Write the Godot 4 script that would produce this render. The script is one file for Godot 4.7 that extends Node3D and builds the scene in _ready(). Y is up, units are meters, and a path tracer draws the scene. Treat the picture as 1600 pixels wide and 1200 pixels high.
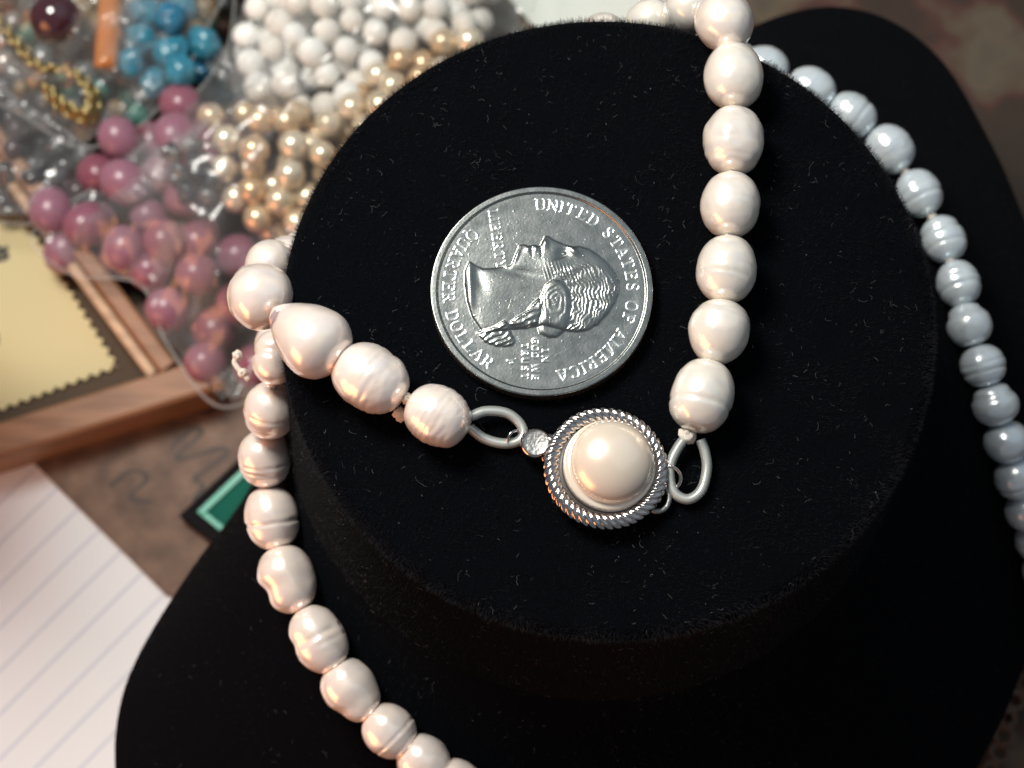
extends Node3D
# Every length below is in millimetres; MM turns it into metres when a mesh or a node is placed.
# The origin is the middle of the velvet neck's flat top; x runs along the table, z towards the viewer.
const MM := 0.001
const TABLE := -120.0
const NECK_R := 35.9

var rng := RandomNumberGenerator.new()
var taken := {}
var outline: PackedVector2Array       # edge of the bust's shoulders, looked at from above, at y = -70
var outline_radius := PackedFloat32Array()
var noise := FastNoiseLite.new()

# ------------------------------------------------------------------ mesh helpers
class Shape:
	var v := PackedVector3Array()
	var c := PackedColorArray()
	var uv := PackedVector2Array()
	var idx := PackedInt32Array()
	func quad(a: int, b: int, d: int, e: int) -> void:
		idx.append_array(PackedInt32Array([a, b, d, a, d, e]))
	func rows(n_rows: int, n_cols: int, wrap_cols := false, wrap_rows := false, first := 0) -> void:
		for i in (n_rows if wrap_rows else n_rows - 1):
			var i2 := (i + 1) % n_rows
			for j in (n_cols if wrap_cols else n_cols - 1):
				var j2 := (j + 1) % n_cols
				quad(first + i * n_cols + j, first + i * n_cols + j2, first + i2 * n_cols + j2, first + i2 * n_cols + j)

func build(s: Shape, smooth := true, open := false) -> ArrayMesh:
	# normals by the clockwise rule; closed shapes are turned outwards, open sheets upwards
	var v := s.v
	var idx := s.idx
	var sign_sum := 0.0
	var mid := Vector3.ZERO
	for p in v:
		mid += p
	mid /= maxf(1.0, v.size())
	for t in range(0, idx.size(), 3):
		var a := v[idx[t]]
		var nn := (v[idx[t + 2]] - a).cross(v[idx[t + 1]] - a)
		sign_sum += nn.y if open else nn.dot(a - mid)
	if sign_sum < 0.0:
		for t in range(0, idx.size(), 3):
			var k := idx[t + 1]
			idx[t + 1] = idx[t + 2]
			idx[t + 2] = k
	var arr := []
	arr.resize(Mesh.ARRAY_MAX)
	if smooth:
		var n := PackedVector3Array()
		n.resize(v.size())
		for t in range(0, idx.size(), 3):
			var a := idx[t]
			var b := idx[t + 1]
			var d := idx[t + 2]
			var nn := (v[d] - v[a]).cross(v[b] - v[a])
			n[a] += nn
			n[b] += nn
			n[d] += nn
		var out := PackedVector3Array()
		out.resize(v.size())
		for i in v.size():
			n[i] = n[i].normalized()
			out[i] = v[i] * MM
		arr[Mesh.ARRAY_VERTEX] = out
		arr[Mesh.ARRAY_NORMAL] = n
		arr[Mesh.ARRAY_INDEX] = idx
		if s.c.size() == v.size():
			arr[Mesh.ARRAY_COLOR] = s.c
		if s.uv.size() == v.size():
			arr[Mesh.ARRAY_TEX_UV] = s.uv
	else:
		var out := PackedVector3Array()
		var n := PackedVector3Array()
		var uv := PackedVector2Array()
		for t in range(0, idx.size(), 3):
			var nn := (v[idx[t + 2]] - v[idx[t]]).cross(v[idx[t + 1]] - v[idx[t]]).normalized()
			for k in 3:
				out.append(v[idx[t + k]] * MM)
				n.append(nn)
				if s.uv.size() == v.size():
					uv.append(s.uv[idx[t + k]])
		arr[Mesh.ARRAY_VERTEX] = out
		arr[Mesh.ARRAY_NORMAL] = n
		if uv.size():
			arr[Mesh.ARRAY_TEX_UV] = uv
	var m := ArrayMesh.new()
	m.add_surface_from_arrays(Mesh.PRIMITIVE_TRIANGLES, arr)
	return m

func numbered(called: String) -> String:
	if not taken.has(called):
		taken[called] = 0
		return called
	taken[called] += 1
	return "%s_%03d" % [called, taken[called]]

func thing(called: String, label: String, category: String, at := Vector3.ZERO, group := "") -> Node3D:
	var o := Node3D.new()
	o.name = numbered(called)
	add_child(o)
	o.position = at * MM
	tag(o, label, category, group)
	return o

func tag(o: Node3D, label: String, category: String, group := "") -> void:
	o.set_meta("label", label)
	o.set_meta("category", category)
	if group:
		o.set_meta("group", group)

func base_of(n: Node) -> Vector3:
	var p := Vector3.ZERO
	while n is Node3D and n != self:
		p += (n as Node3D).position
		n = n.get_parent()
	return p / MM

# a part whose shape is written in scene millimetres
func part(called: String, s: Shape, mat: Material, parent: Node3D, smooth := true, open := false) -> MeshInstance3D:
	var o := base_of(parent)
	for i in s.v.size():
		s.v[i] -= o
	return put(called, build(s, smooth, open), mat, parent)

func put(called: String, mesh: Mesh, mat: Material, parent: Node3D, xf := Transform3D()) -> MeshInstance3D:
	var m := MeshInstance3D.new()
	var key := called
	if parent != self:
		key = str(parent.get_instance_id()) + called
	if not taken.has(key):
		taken[key] = 0
		m.name = called
	else:
		taken[key] += 1
		m.name = "%s_%03d" % [called, taken[key]]
	m.mesh = mesh
	m.material_override = mat
	parent.add_child(m, true)
	m.transform = xf
	return m

func lin(r: float, g: float, b: float, a := 1.0) -> Color:
	var k := Color(r, g, b).linear_to_srgb()
	k.a = a
	return k

func mat(c: Color, rough := 0.5, metal := 0.0, spec := 0.5) -> StandardMaterial3D:
	var m := StandardMaterial3D.new()
	m.albedo_color = c
	m.roughness = rough
	m.metallic = metal
	m.metallic_specular = spec
	return m

func noise_tex(freq: float, seed_: int, ramp: Array, octaves := 3, size := 512) -> NoiseTexture2D:
	var t := NoiseTexture2D.new()
	var f := FastNoiseLite.new()
	f.seed = seed_
	f.frequency = freq
	f.fractal_octaves = octaves
	t.noise = f
	t.width = size
	t.height = size
	t.seamless = true
	if ramp.size():
		var g := Gradient.new()
		g.offsets = PackedFloat32Array(ramp.map(func(x): return x[0]))
		g.colors = PackedColorArray(ramp.map(func(x): return x[1]))
		t.color_ramp = g
	return t

func lathe(prof: PackedVector2Array, sides: int, at: Vector3, up := Vector3.UP) -> Shape:
	var s := Shape.new()
	var q := Basis(Quaternion(Vector3.UP, up.normalized())) if up.normalized().distance_to(Vector3.UP) > 1e-4 else Basis()
	for p in prof:
		for j in sides:
			var a := TAU * j / sides
			s.v.append(at + q * Vector3(p.x * cos(a), p.y, p.x * sin(a)))
	s.rows(prof.size(), sides, true)
	return s

func smooth_path(pts: PackedVector3Array, per: int, closed := false) -> PackedVector3Array:
	var out := PackedVector3Array()
	var n := pts.size()
	for i in (n if closed else n - 1):
		for k in per:
			var a := pts[(i - 1 + n) % n] if closed or i > 0 else pts[0] * 2.0 - pts[1]
			var d := pts[(i + 2) % n] if closed or i + 2 < n else pts[n - 1] * 2.0 - pts[n - 2]
			out.append(pts[i].cubic_interpolate(pts[(i + 1) % n], a, d, float(k) / per))
	if not closed:
		out.append(pts[n - 1])
	return out

func tube(path: PackedVector3Array, r: float, sides := 10, closed := false, s: Shape = null) -> Shape:
	if s == null:
		s = Shape.new()
	var first := s.v.size()
	var n := path.size()
	var side := Vector3.ZERO
	for i in n:
		var t := (path[(i + 1) % n] - path[(i - 1 + n) % n]) if closed else path[mini(i + 1, n - 1)] - path[maxi(i - 1, 0)]
		t = t.normalized()
		if side == Vector3.ZERO:
			side = t.cross(Vector3.UP if absf(t.y) < 0.9 else Vector3.RIGHT).normalized()
		side = (side - t * side.dot(t)).normalized()
		var other := t.cross(side)
		for j in sides:
			var a := TAU * j / sides
			s.v.append(path[i] + (side * cos(a) + other * sin(a)) * r)
	s.rows(n, sides, true, closed, first)
	if not closed:
		for e in [0, n - 1]:
			s.v.append(path[e])
			var k := s.v.size() - 1
			for j in sides:
				var a: int = first + e * sides + j
				var b: int = first + e * sides + (j + 1) % sides
				s.idx.append_array(PackedInt32Array([k, b, a] if e == 0 else [k, a, b]))
	return s

# a flat outline (x, z) given a thickness, with a small chamfer on its upper edge
func slab(poly: PackedVector2Array, y0: float, y1: float, chamfer := 0.0) -> Shape:
	var s := Shape.new()
	var n := poly.size()
	var mid := Vector2.ZERO
	for p in poly:
		mid += p / n
	var tri := Geometry2D.triangulate_polygon(poly)
	for level in [[y0, 0.0], [y1 - chamfer, 0.0], [y1, chamfer]]:
		for p in poly:
			var q: Vector2 = p + (mid - p).normalized() * float(level[1])
			s.v.append(Vector3(q.x, level[0], q.y))
	s.rows(3, n, true)
	# caps: wound like the sides, checked against the first side face
	for t in range(0, tri.size(), 3):
		var a := tri[t]
		var b := tri[t + 1]
		var d := tri[t + 2]
		var up := (s.v[d] - s.v[a]).cross(s.v[b] - s.v[a]).y > 0.0
		var flip := Geometry2D.is_polygon_clockwise(poly)
		# sides wind outwards when the polygon runs one way and inwards the other way
		if up == flip:
			s.idx.append_array(PackedInt32Array([2 * n + a, 2 * n + d, 2 * n + b, a, b, d]))
		else:
			s.idx.append_array(PackedInt32Array([2 * n + a, 2 * n + b, 2 * n + d, a, d, b]))
	return s

func bar(a: Vector3, b: Vector3, width: float, height: float, ch := 0.6) -> Shape:
	# a straight rail from a to b (middle of its underside), chamfered on its long upper edges
	var d := (b - a).normalized()
	var w := d.cross(Vector3.UP).normalized() * width * 0.5
	var s := Shape.new()
	for e in [a, b]:
		for k in [[-1, 0], [-1, height - ch], [-1 + 2.0 * ch / width, height], [1 - 2.0 * ch / width, height], [1, height - ch], [1, 0]]:
			s.v.append(e + w * float(k[0]) + Vector3.UP * float(k[1]))
	for j in 6:
		s.quad(j, (j + 1) % 6, 6 + (j + 1) % 6, 6 + j)
	for j in range(1, 5):
		s.idx.append_array(PackedInt32Array([0, j + 1, j, 6, 6 + j, 6 + j + 1]))
	return s

# ------------------------------------------------------------------ the bust's surface
func edge_radius(phi: float) -> float:
	var a := fposmod(rad_to_deg(phi), 360.0)
	var i := int(a)
	return lerpf(outline_radius[i], outline_radius[(i + 1) % 360], a - i)

# u runs from 0 at the neck's rim to 1 at the rim of the shoulders
func bust_point(phi: float, u: float) -> Vector3:
	var r: float
	var y: float
	var ro := edge_radius(phi)
	if u < 0.4:
		var k := u / 0.4
		y = -1.2 - 27.0 * k
		r = NECK_R + 4.0 * pow(k, 1.5)
	else:
		var k := (u - 0.4) / 0.6
		r = lerpf(NECK_R + 4.0, ro, k)
		y = lerpf(-28.2, -70.0, k) - 1.6 * (1.0 - exp(-k * 18.0)) * (1.0 - k)
	return Vector3(r * cos(phi), y, r * sin(phi))

func bust_normal(phi: float, u: float) -> Vector3:
	var a := bust_point(phi, u)
	return (bust_point(phi + 0.01, u) - a).cross(a - bust_point(phi, u - 0.01)).normalized()

func _ready() -> void:
	rng.seed = 20417
	noise.seed = 5
	noise.frequency = 1.0
	noise.fractal_octaves = 2
	# ---- camera
	var cam := Camera3D.new()
	cam.name = "camera"
	add_child(cam)
	cam.position = Vector3(-10.49, 152.4, 53.2) * MM
	cam.rotation = Vector3(-(PI / 2.0 - 0.285), 0, 0)
	var lens := CameraAttributesPhysical.new()
	lens.frustum_focal_length = 46.0
	lens.frustum_focus_distance = 0.1585
	lens.frustum_near = 0.01
	lens.frustum_far = 10.0
	lens.exposure_aperture = 26.0
	cam.attributes = lens
	cam.fov = rad_to_deg(2.0 * atan(600.0 / 2300.0))
	cam.near = 0.01
	cam.far = 10.0
	cam.current = true
	# ---- the dim room all round, and the lamps
	var env := Environment.new()
	env.background_mode = Environment.BG_COLOR
	env.background_color = lin(0.175, 0.188, 0.205)
	env.tonemap_mode = Environment.TONE_MAPPER_LINEAR
	env.tonemap_exposure = 1.0
	env.sdfgi_enabled = true
	env.ssao_enabled = true
	env.ssil_enabled = true
	var world := WorldEnvironment.new()
	world.name = "room_air"
	world.environment = env
	add_child(world)
	lamp("white_lamp", Vector3(-131, 227, -120), Vector3(-8, 0, -5), Color(1.0, 0.985, 0.95), 0.138, Vector2(100, 100))
	lamp("warm_lamp", Vector3(-310, 25, 210), Vector3(-25, -30, 5), Color(1.0, 0.64, 0.40), 0.078, Vector2(260, 190))
	lamp("ceiling_window", Vector3(240, 520, -230), Vector3(0, 0, 0), Color(0.82, 0.93, 1.0), 0.05, Vector2(760, 760))

	read_outline()
	setting()
	bust()
	coin(Vector3(-7.27, 0.0, -1.72))
	necklace()
	tray_and_papers()
	bags()

func lamp(called: String, at: Vector3, towards: Vector3, color: Color, energy: float, size: Vector2) -> void:
	var l := AreaLight3D.new()
	l.name = called
	l.area_size = size * MM
	l.area_normalize_energy = true
	l.light_color = color
	l.light_energy = energy
	l.shadow_enabled = true
	l.light_specular = 1.0
	add_child(l)
	l.position = at * MM
	l.look_at_from_position(at * MM, towards * MM, Vector3(0, 1, 0.01).normalized())

func read_outline() -> void:
	var a := [8, 26, 38, 49, 64, 84, 103, 120, 132, 140, 146, 151, 155, 160, 164, 168, 172, 180, 196, 212, 232, 252, 270, 282, 288, 292, 296, 299, 302, 306, 309, 314, 318, 323, 330, 341, 354]
	var r := [75.3, 72.9, 73.7, 74.5, 76.2, 78.2, 82.7, 88.3, 89.0, 87.0, 82.7, 78.7, 73.8, 66.1, 61.2, 56.5, 52.2, 46.3, 38.0, 34.1, 35.5, 40.2, 48.1, 63.0, 74.4, 81.1, 87.4, 90.5, 92.7, 93.6, 93.5, 91.8, 89.0, 86.7, 83.5, 79.9, 76.6]
	var raw := PackedFloat32Array()
	for i in 360:
		var j := 0
		while j < a.size() and a[j] <= i:
			j += 1
		var a0: float = a[j - 1] if j > 0 else a[a.size() - 1] - 360
		var a1: float = a[j] if j < a.size() else a[0] + 360
		raw.append(lerpf(r[(j - 1 + a.size()) % a.size()], r[j % a.size()], (i - a0) / (a1 - a0)))
	for i in 360:
		var t := 0.0
		for k in range(-3, 4):
			t += raw[(i + k + 360) % 360] / 7.0
		outline_radius.append(t)

# ------------------------------------------------------------------ table
func setting() -> void:
	var cloth := mat(Color.WHITE, 0.9, 0.0, 0.2)
	cloth.albedo_texture = noise_tex(0.011, 31, [[0.0, lin(0.045, 0.036, 0.03)], [0.38, lin(0.06, 0.042, 0.034)], [0.46, lin(0.09, 0.045, 0.038)], [0.53, lin(0.105, 0.075, 0.055)], [0.64, lin(0.125, 0.1, 0.072)], [1.0, lin(0.08, 0.068, 0.056)]], 4)
	cloth.uv1_triplanar = true
	cloth.uv1_world_triplanar = true
	cloth.uv1_scale = Vector3.ONE * 5.0
	cloth.uv1_offset = Vector3(0.27, 0, 0.36)
	cloth.heightmap_enabled = false
	var s := Shape.new()
	for i in 41:
		for j in 41:
			var x := -900.0 + 45.0 * j
			var z := -900.0 + 45.0 * i
			s.v.append(Vector3(x, TABLE, z))
	s.rows(41, 41)
	var o := put("table_surface", build(s, true, true), cloth, self)
	o.set_meta("kind", "structure")
	tag(o, "table covered with a mottled brown and maroon patterned cloth", "table")

# ------------------------------------------------------------------ velvet bust
func bust() -> void:
	var t := thing("necklace_bust", "black velvet necklace bust with a round flat-topped neck under the coin", "display bust", Vector3(0, TABLE, 0))
	var velvet := mat(lin(0.0022, 0.0026, 0.0036), 0.95, 0.0, 0.03)
	velvet.rim_enabled = true
	velvet.rim = 0.02
	velvet.rim_tint = 0.0
	velvet.heightmap_enabled = true
	velvet.heightmap_texture = noise_tex(0.3, 7, [], 2)
	velvet.heightmap_scale = 0.008
	velvet.uv1_triplanar = true
	velvet.uv1_scale = Vector3.ONE * 60.0
	# the top pad: a disc, its edge rounded
	var prof := PackedVector2Array()
	for k in 13:
		prof.append(Vector2(0.05 + (NECK_R - 1.4) * k / 12.0, 0.0))
	for k in range(1, 7):
		var a := PI / 2.0 * k / 6.0
		prof.append(Vector2(NECK_R - 1.4 + 1.4 * sin(a), -1.2 + 1.2 * cos(a)))
	var s := lathe(prof, 180, Vector3.ZERO)
	for i in s.v.size():
		s.v[i].y += 0.12 * noise.get_noise_3d(s.v[i].x * 0.12, 0, s.v[i].z * 0.12)
	part("neck_top", s, velvet, t, true, true)
	# neck wall
	s = Shape.new()
	for i in 25:
		for j in 180:
			s.v.append(bust_point(TAU * j / 180.0, 0.4 * i / 24.0))
	s.rows(25, 180, true)
	part("neck", s, velvet, t)
	s = Shape.new()
	for i in 33:
		for j in 360:
			s.v.append(bust_point(TAU * j / 360.0, 0.4 + 0.6 * i / 32.0) - Vector3(0, 0.002, 0))
	s.rows(33, 360, true)
	# rounded edge and the skirt down to the table
	for k in 9:
		for j in 360:
			var ph := TAU * j / 360.0
			var ro := edge_radius(ph)
			var p := Vector2(ro, -70.0)
			if k < 5:
				var a := PI / 2.0 * (k + 1) / 5.0
				p = Vector2(ro + 0.9 * sin(a) - 0.5, -71.2 + 1.2 * cos(a))
			else:
				p = Vector2(lerpf(ro, ro * 0.93, (k - 4) / 4.0), lerpf(-71.2, TABLE, (k - 4) / 4.0))
			s.v.append(Vector3(p.x * cos(ph), p.y, p.x * sin(ph)))
	s.rows(10, 360, true, false, 32 * 360)
	part("shoulders", s, velvet, t)
	# nap: short fibres standing on the cloth, nobody could count them
	var hair := Shape.new()
	for k in 4:
		for j in 3:
			var a := TAU * j / 3.0
			var w := 0.02 * (1.0 - 0.28 * k)
			hair.v.append(Vector3(w * cos(a) + 0.05 * k * k / 9.0, 0.17 * k, w * sin(a)))
	hair.rows(4, 3, true)
	var fibre := mat(lin(0.0095, 0.0102, 0.0138), 0.6, 0.0, 0.3)
	var where: Array[Transform3D] = []
	for i in 120000:
		var p: Vector3
		var n := Vector3.UP
		var ph := rng.randf() * TAU
		if i < 52000:
			var r := NECK_R * sqrt(rng.randf())
			p = Vector3(r * cos(ph), 0.0, r * sin(ph))
		elif i < 68000:
			var a := PI / 2.0 * rng.randf()
			var r := NECK_R - 1.4 + 1.4 * sin(a)
			p = Vector3(r * cos(ph), -1.2 + 1.2 * cos(a), r * sin(ph))
			n = Vector3(sin(a) * cos(ph), cos(a), sin(a) * sin(ph))
		else:
			var u := pow(rng.randf(), 0.8) * 0.98 + 0.01
			p = bust_point(ph, u)
			n = bust_normal(ph, u)
		var brushed := noise.get_noise_2d(p.x * 0.07, p.z * 0.07 + p.y * 0.07) * 5.0
		n = (n + Vector3(0.45 * cos(brushed), 0, 0.45 * sin(brushed)) + Vector3(rng.randfn(0, 0.3), rng.randfn(0, 0.3), rng.randfn(0, 0.3))).normalized()
		var q := Basis(Quaternion(Vector3.UP, n)) * Basis(Vector3.UP, rng.randf() * TAU)
		where.append(Transform3D(q.scaled_local(Vector3.ONE * rng.randf_range(0.6, 1.25)), (p - Vector3(0, TABLE, 0)) * MM))
	scatter("nap", hair, fibre, where, t)
	# lint: pale curled threads and specks caught on the cloth
	var dust := mat(lin(0.088, 0.09, 0.097), 0.7, 0.0, 0.3)
	for k in 16:
		var pts := PackedVector3Array()
		var p := Vector3.ZERO
		var dir := rng.randf() * TAU
		var turn := rng.randf_range(-0.55, 0.55) * rng.randf()
		var stride: float = [0.02, 0.03, 0.05, 0.06, 0.08, 0.09, 0.1, 0.12, 0.07, 0.05, 0.04, 0.13, 0.2, 0.06, 0.035, 0.025][k]
		for i in 9:
			pts.append(p)
			dir += turn + rng.randfn(0, 0.45)
			p += Vector3(cos(dir), 0.25 * rng.randfn(0, 0.5), sin(dir)) * stride
		var lint := tube(pts, [0.022, 0.018, 0.012, 0.010, 0.010, 0.009, 0.010, 0.010, 0.011, 0.013, 0.014, 0.009, 0.009, 0.010, 0.016, 0.024][k], 4)
		where = []
		for i in [120, 180, 260, 260, 220, 180, 150, 100, 220, 260, 260, 50, 16, 220, 220, 110][k]:
			var ph := rng.randf() * TAU
			var b := Basis(Vector3.UP, rng.randf() * TAU).rotated(Vector3(1, 0, 0), rng.randfn(0, 0.3)).scaled(Vector3(1, 1, rng.randf_range(0.5, 1.3)) * rng.randf_range(0.5, 1.5))
			var q := Vector3.ZERO
			if rng.randf() < 0.5:
				var r := (NECK_R - 0.5) * sqrt(rng.randf())
				q = Vector3(r * cos(ph), 0.42, r * sin(ph))
			else:
				var u := rng.randf_range(0.01, 0.95)
				ph = deg_to_rad(rng.randf_range(60.0, 165.0)) if rng.randf() < 0.8 else ph
				var n := bust_normal(ph, u)
				q = bust_point(ph, u) + n * 0.42
				b = Basis(Quaternion(Vector3.UP, n)) * b
			if noise.get_noise_2d(q.x * 0.11 + 30.0, q.z * 0.11 + q.y * 0.05) < rng.randf_range(-0.5, 0.25):
				continue
			where.append(Transform3D(b, (q - Vector3(0, TABLE, 0)) * MM))
		scatter("lint", lint, dust, where, t)

func scatter(called: String, s: Shape, m: Material, where: Array[Transform3D], parent: Node3D) -> void:
	var mm := MultiMesh.new()
	mm.transform_format = MultiMesh.TRANSFORM_3D
	mm.mesh = build(s)
	mm.instance_count = where.size()
	for i in where.size():
		mm.set_instance_transform(i, where[i])
	var o := MultiMeshInstance3D.new()
	o.name = called
	o.multimesh = mm
	o.material_override = m
	o.set_meta("kind", "stuff")
	parent.add_child(o, true)

# ------------------------------------------------------------------ coin
const GRID := 720
var field: PackedFloat32Array

func cell(p: Vector2) -> Vector2:
	return Vector2((p.x * 0.5 + 0.5) * (GRID - 1), (p.y * 0.5 + 0.5) * (GRID - 1))

func fill_tri(f: PackedFloat32Array, a: Vector2, b: Vector2, c: Vector2, val: float) -> void:
	var p := cell(a)
	var q := cell(b)
	var r := cell(c)
	var area := (q - p).cross(r - p)
	if absf(area) < 1e-6:
		return
	for y in range(maxi(0, int(floor(minf(p.y, minf(q.y, r.y))))), mini(GRID - 1, int(ceil(maxf(p.y, maxf(q.y, r.y))))) + 1):
		for x in range(maxi(0, int(floor(minf(p.x, minf(q.x, r.x))))), mini(GRID - 1, int(ceil(maxf(p.x, maxf(q.x, r.x))))) + 1):
			var o := Vector2(x, y)
			var w0 := (q - p).cross(o - p) / area
			var w1 := (r - q).cross(o - q) / area
			var w2 := (p - r).cross(o - r) / area
			if w0 >= -0.02 and w1 >= -0.02 and w2 >= -0.02:
				f[y * GRID + x] = val

func fill_poly(f: PackedFloat32Array, poly: PackedVector2Array, val: float) -> void:
	var tri := Geometry2D.triangulate_polygon(poly)
	for t in range(0, tri.size(), 3):
		fill_tri(f, poly[tri[t]], poly[tri[t + 1]], poly[tri[t + 2]], val)

func blur(f: PackedFloat32Array, r: int, times := 2) -> PackedFloat32Array:
	var a := f.duplicate()
	var b := f.duplicate()
	var k := 1.0 / (2 * r + 1)
	for pass_ in times:
		for axis in 2:
			var step := 1 if axis == 0 else GRID
			var across := GRID if axis == 0 else 1
			for line in GRID:
				var at := line * across
				var total := 0.0
				for i in range(-r, r + 1):
					total += a[at + clampi(i, 0, GRID - 1) * step]
				for i in GRID:
					b[at + i * step] = total * k
					total += a[at + mini(i + r + 1, GRID - 1) * step] - a[at + maxi(i - r, 0) * step]
			var swap := a
			a = b
			b = swap
	return a

# lettering on a coin: glyph triangles, each glyph turned to its place
func letter(f: PackedFloat32Array, ch: String, font: Font, at: Vector2, turn: float, height: float, squeeze := 1.0) -> void:
	var tm := TextMesh.new()
	tm.font = font
	tm.font_size = 64
	tm.pixel_size = 1.0 / 46.0
	tm.depth = 0.0
	tm.curve_step = 3.0
	tm.text = ch
	var arr := tm.get_mesh_arrays()
	var v: PackedVector3Array = arr[Mesh.ARRAY_VERTEX]
	var ix: PackedInt32Array = arr[Mesh.ARRAY_INDEX] if arr[Mesh.ARRAY_INDEX] != null else PackedInt32Array(range(v.size()))
	var lo := Vector3(1e9, 1e9, 0)
	var hi := Vector3(-1e9, -1e9, 0)
	for p in v:
		lo = lo.min(p)
		hi = hi.max(p)
	var mid := (lo + hi) * 0.5
	for t in range(0, ix.size() - 2, 3):
		var q := []
		for k in 3:
			var p := v[ix[t + k]] - mid
			q.append(at + Vector2(p.x * squeeze, p.y).rotated(turn) * height)
		fill_tri(f, q[0], q[1], q[2], 1.0)

func words_round(f: PackedFloat32Array, text: String, font: Font, radius: float, from: float, to: float, height: float, inward: bool) -> void:
	# from, to: degrees at the middle of the first and last letter
	var widths := []
	for ch in text:
		widths.append(0.55 if ch == " " else 0.42 if ch == "I" else 1.12 if ch in ["M", "W"] else 0.92)
	var total := 0.0
	for i in range(1, text.length()):
		total += (widths[i] + widths[i - 1]) * 0.5
	var run := 0.0
	for i in text.length():
		if i > 0:
			run += (widths[i] + widths[i - 1]) * 0.5
		var a := deg_to_rad(lerpf(from, to, run / total))
		if text[i] != " ":
			letter(f, text[i], font, Vector2(cos(a), sin(a)) * radius, a + (PI / 2.0 if inward else -PI / 2.0), height)

func words_straight(f: PackedFloat32Array, text: String, font: Font, from: Vector2, to: Vector2, height: float) -> void:
	var d := to - from
	var widths := []
	for ch in text:
		widths.append(0.5 if ch == " " else 0.45 if ch == "I" else 1.15 if ch in ["M", "W"] else 0.9)
	var total := 0.0
	for i in range(1, text.length()):
		total += (widths[i] + widths[i - 1]) * 0.5
	var run := 0.0
	for i in text.length():
		if i > 0:
			run += (widths[i] + widths[i - 1]) * 0.5
		if text[i] != " ":
			letter(f, text[i], font, from + d * run / maxf(total, 0.001), d.angle(), height)

func coin_poly(xy: Array) -> PackedVector2Array:
	var out := PackedVector2Array()
	for i in range(0, xy.size(), 2):
		out.append(Vector2(xy[i], xy[i + 1]) / 100.0)
	return out

func bump(p: Vector2, at: Vector2, rx: float, ry: float, turn := 0.0) -> float:
	var q := (p - at).rotated(-turn)
	return exp(-(q.x * q.x / (rx * rx) + q.y * q.y / (ry * ry)))

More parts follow.
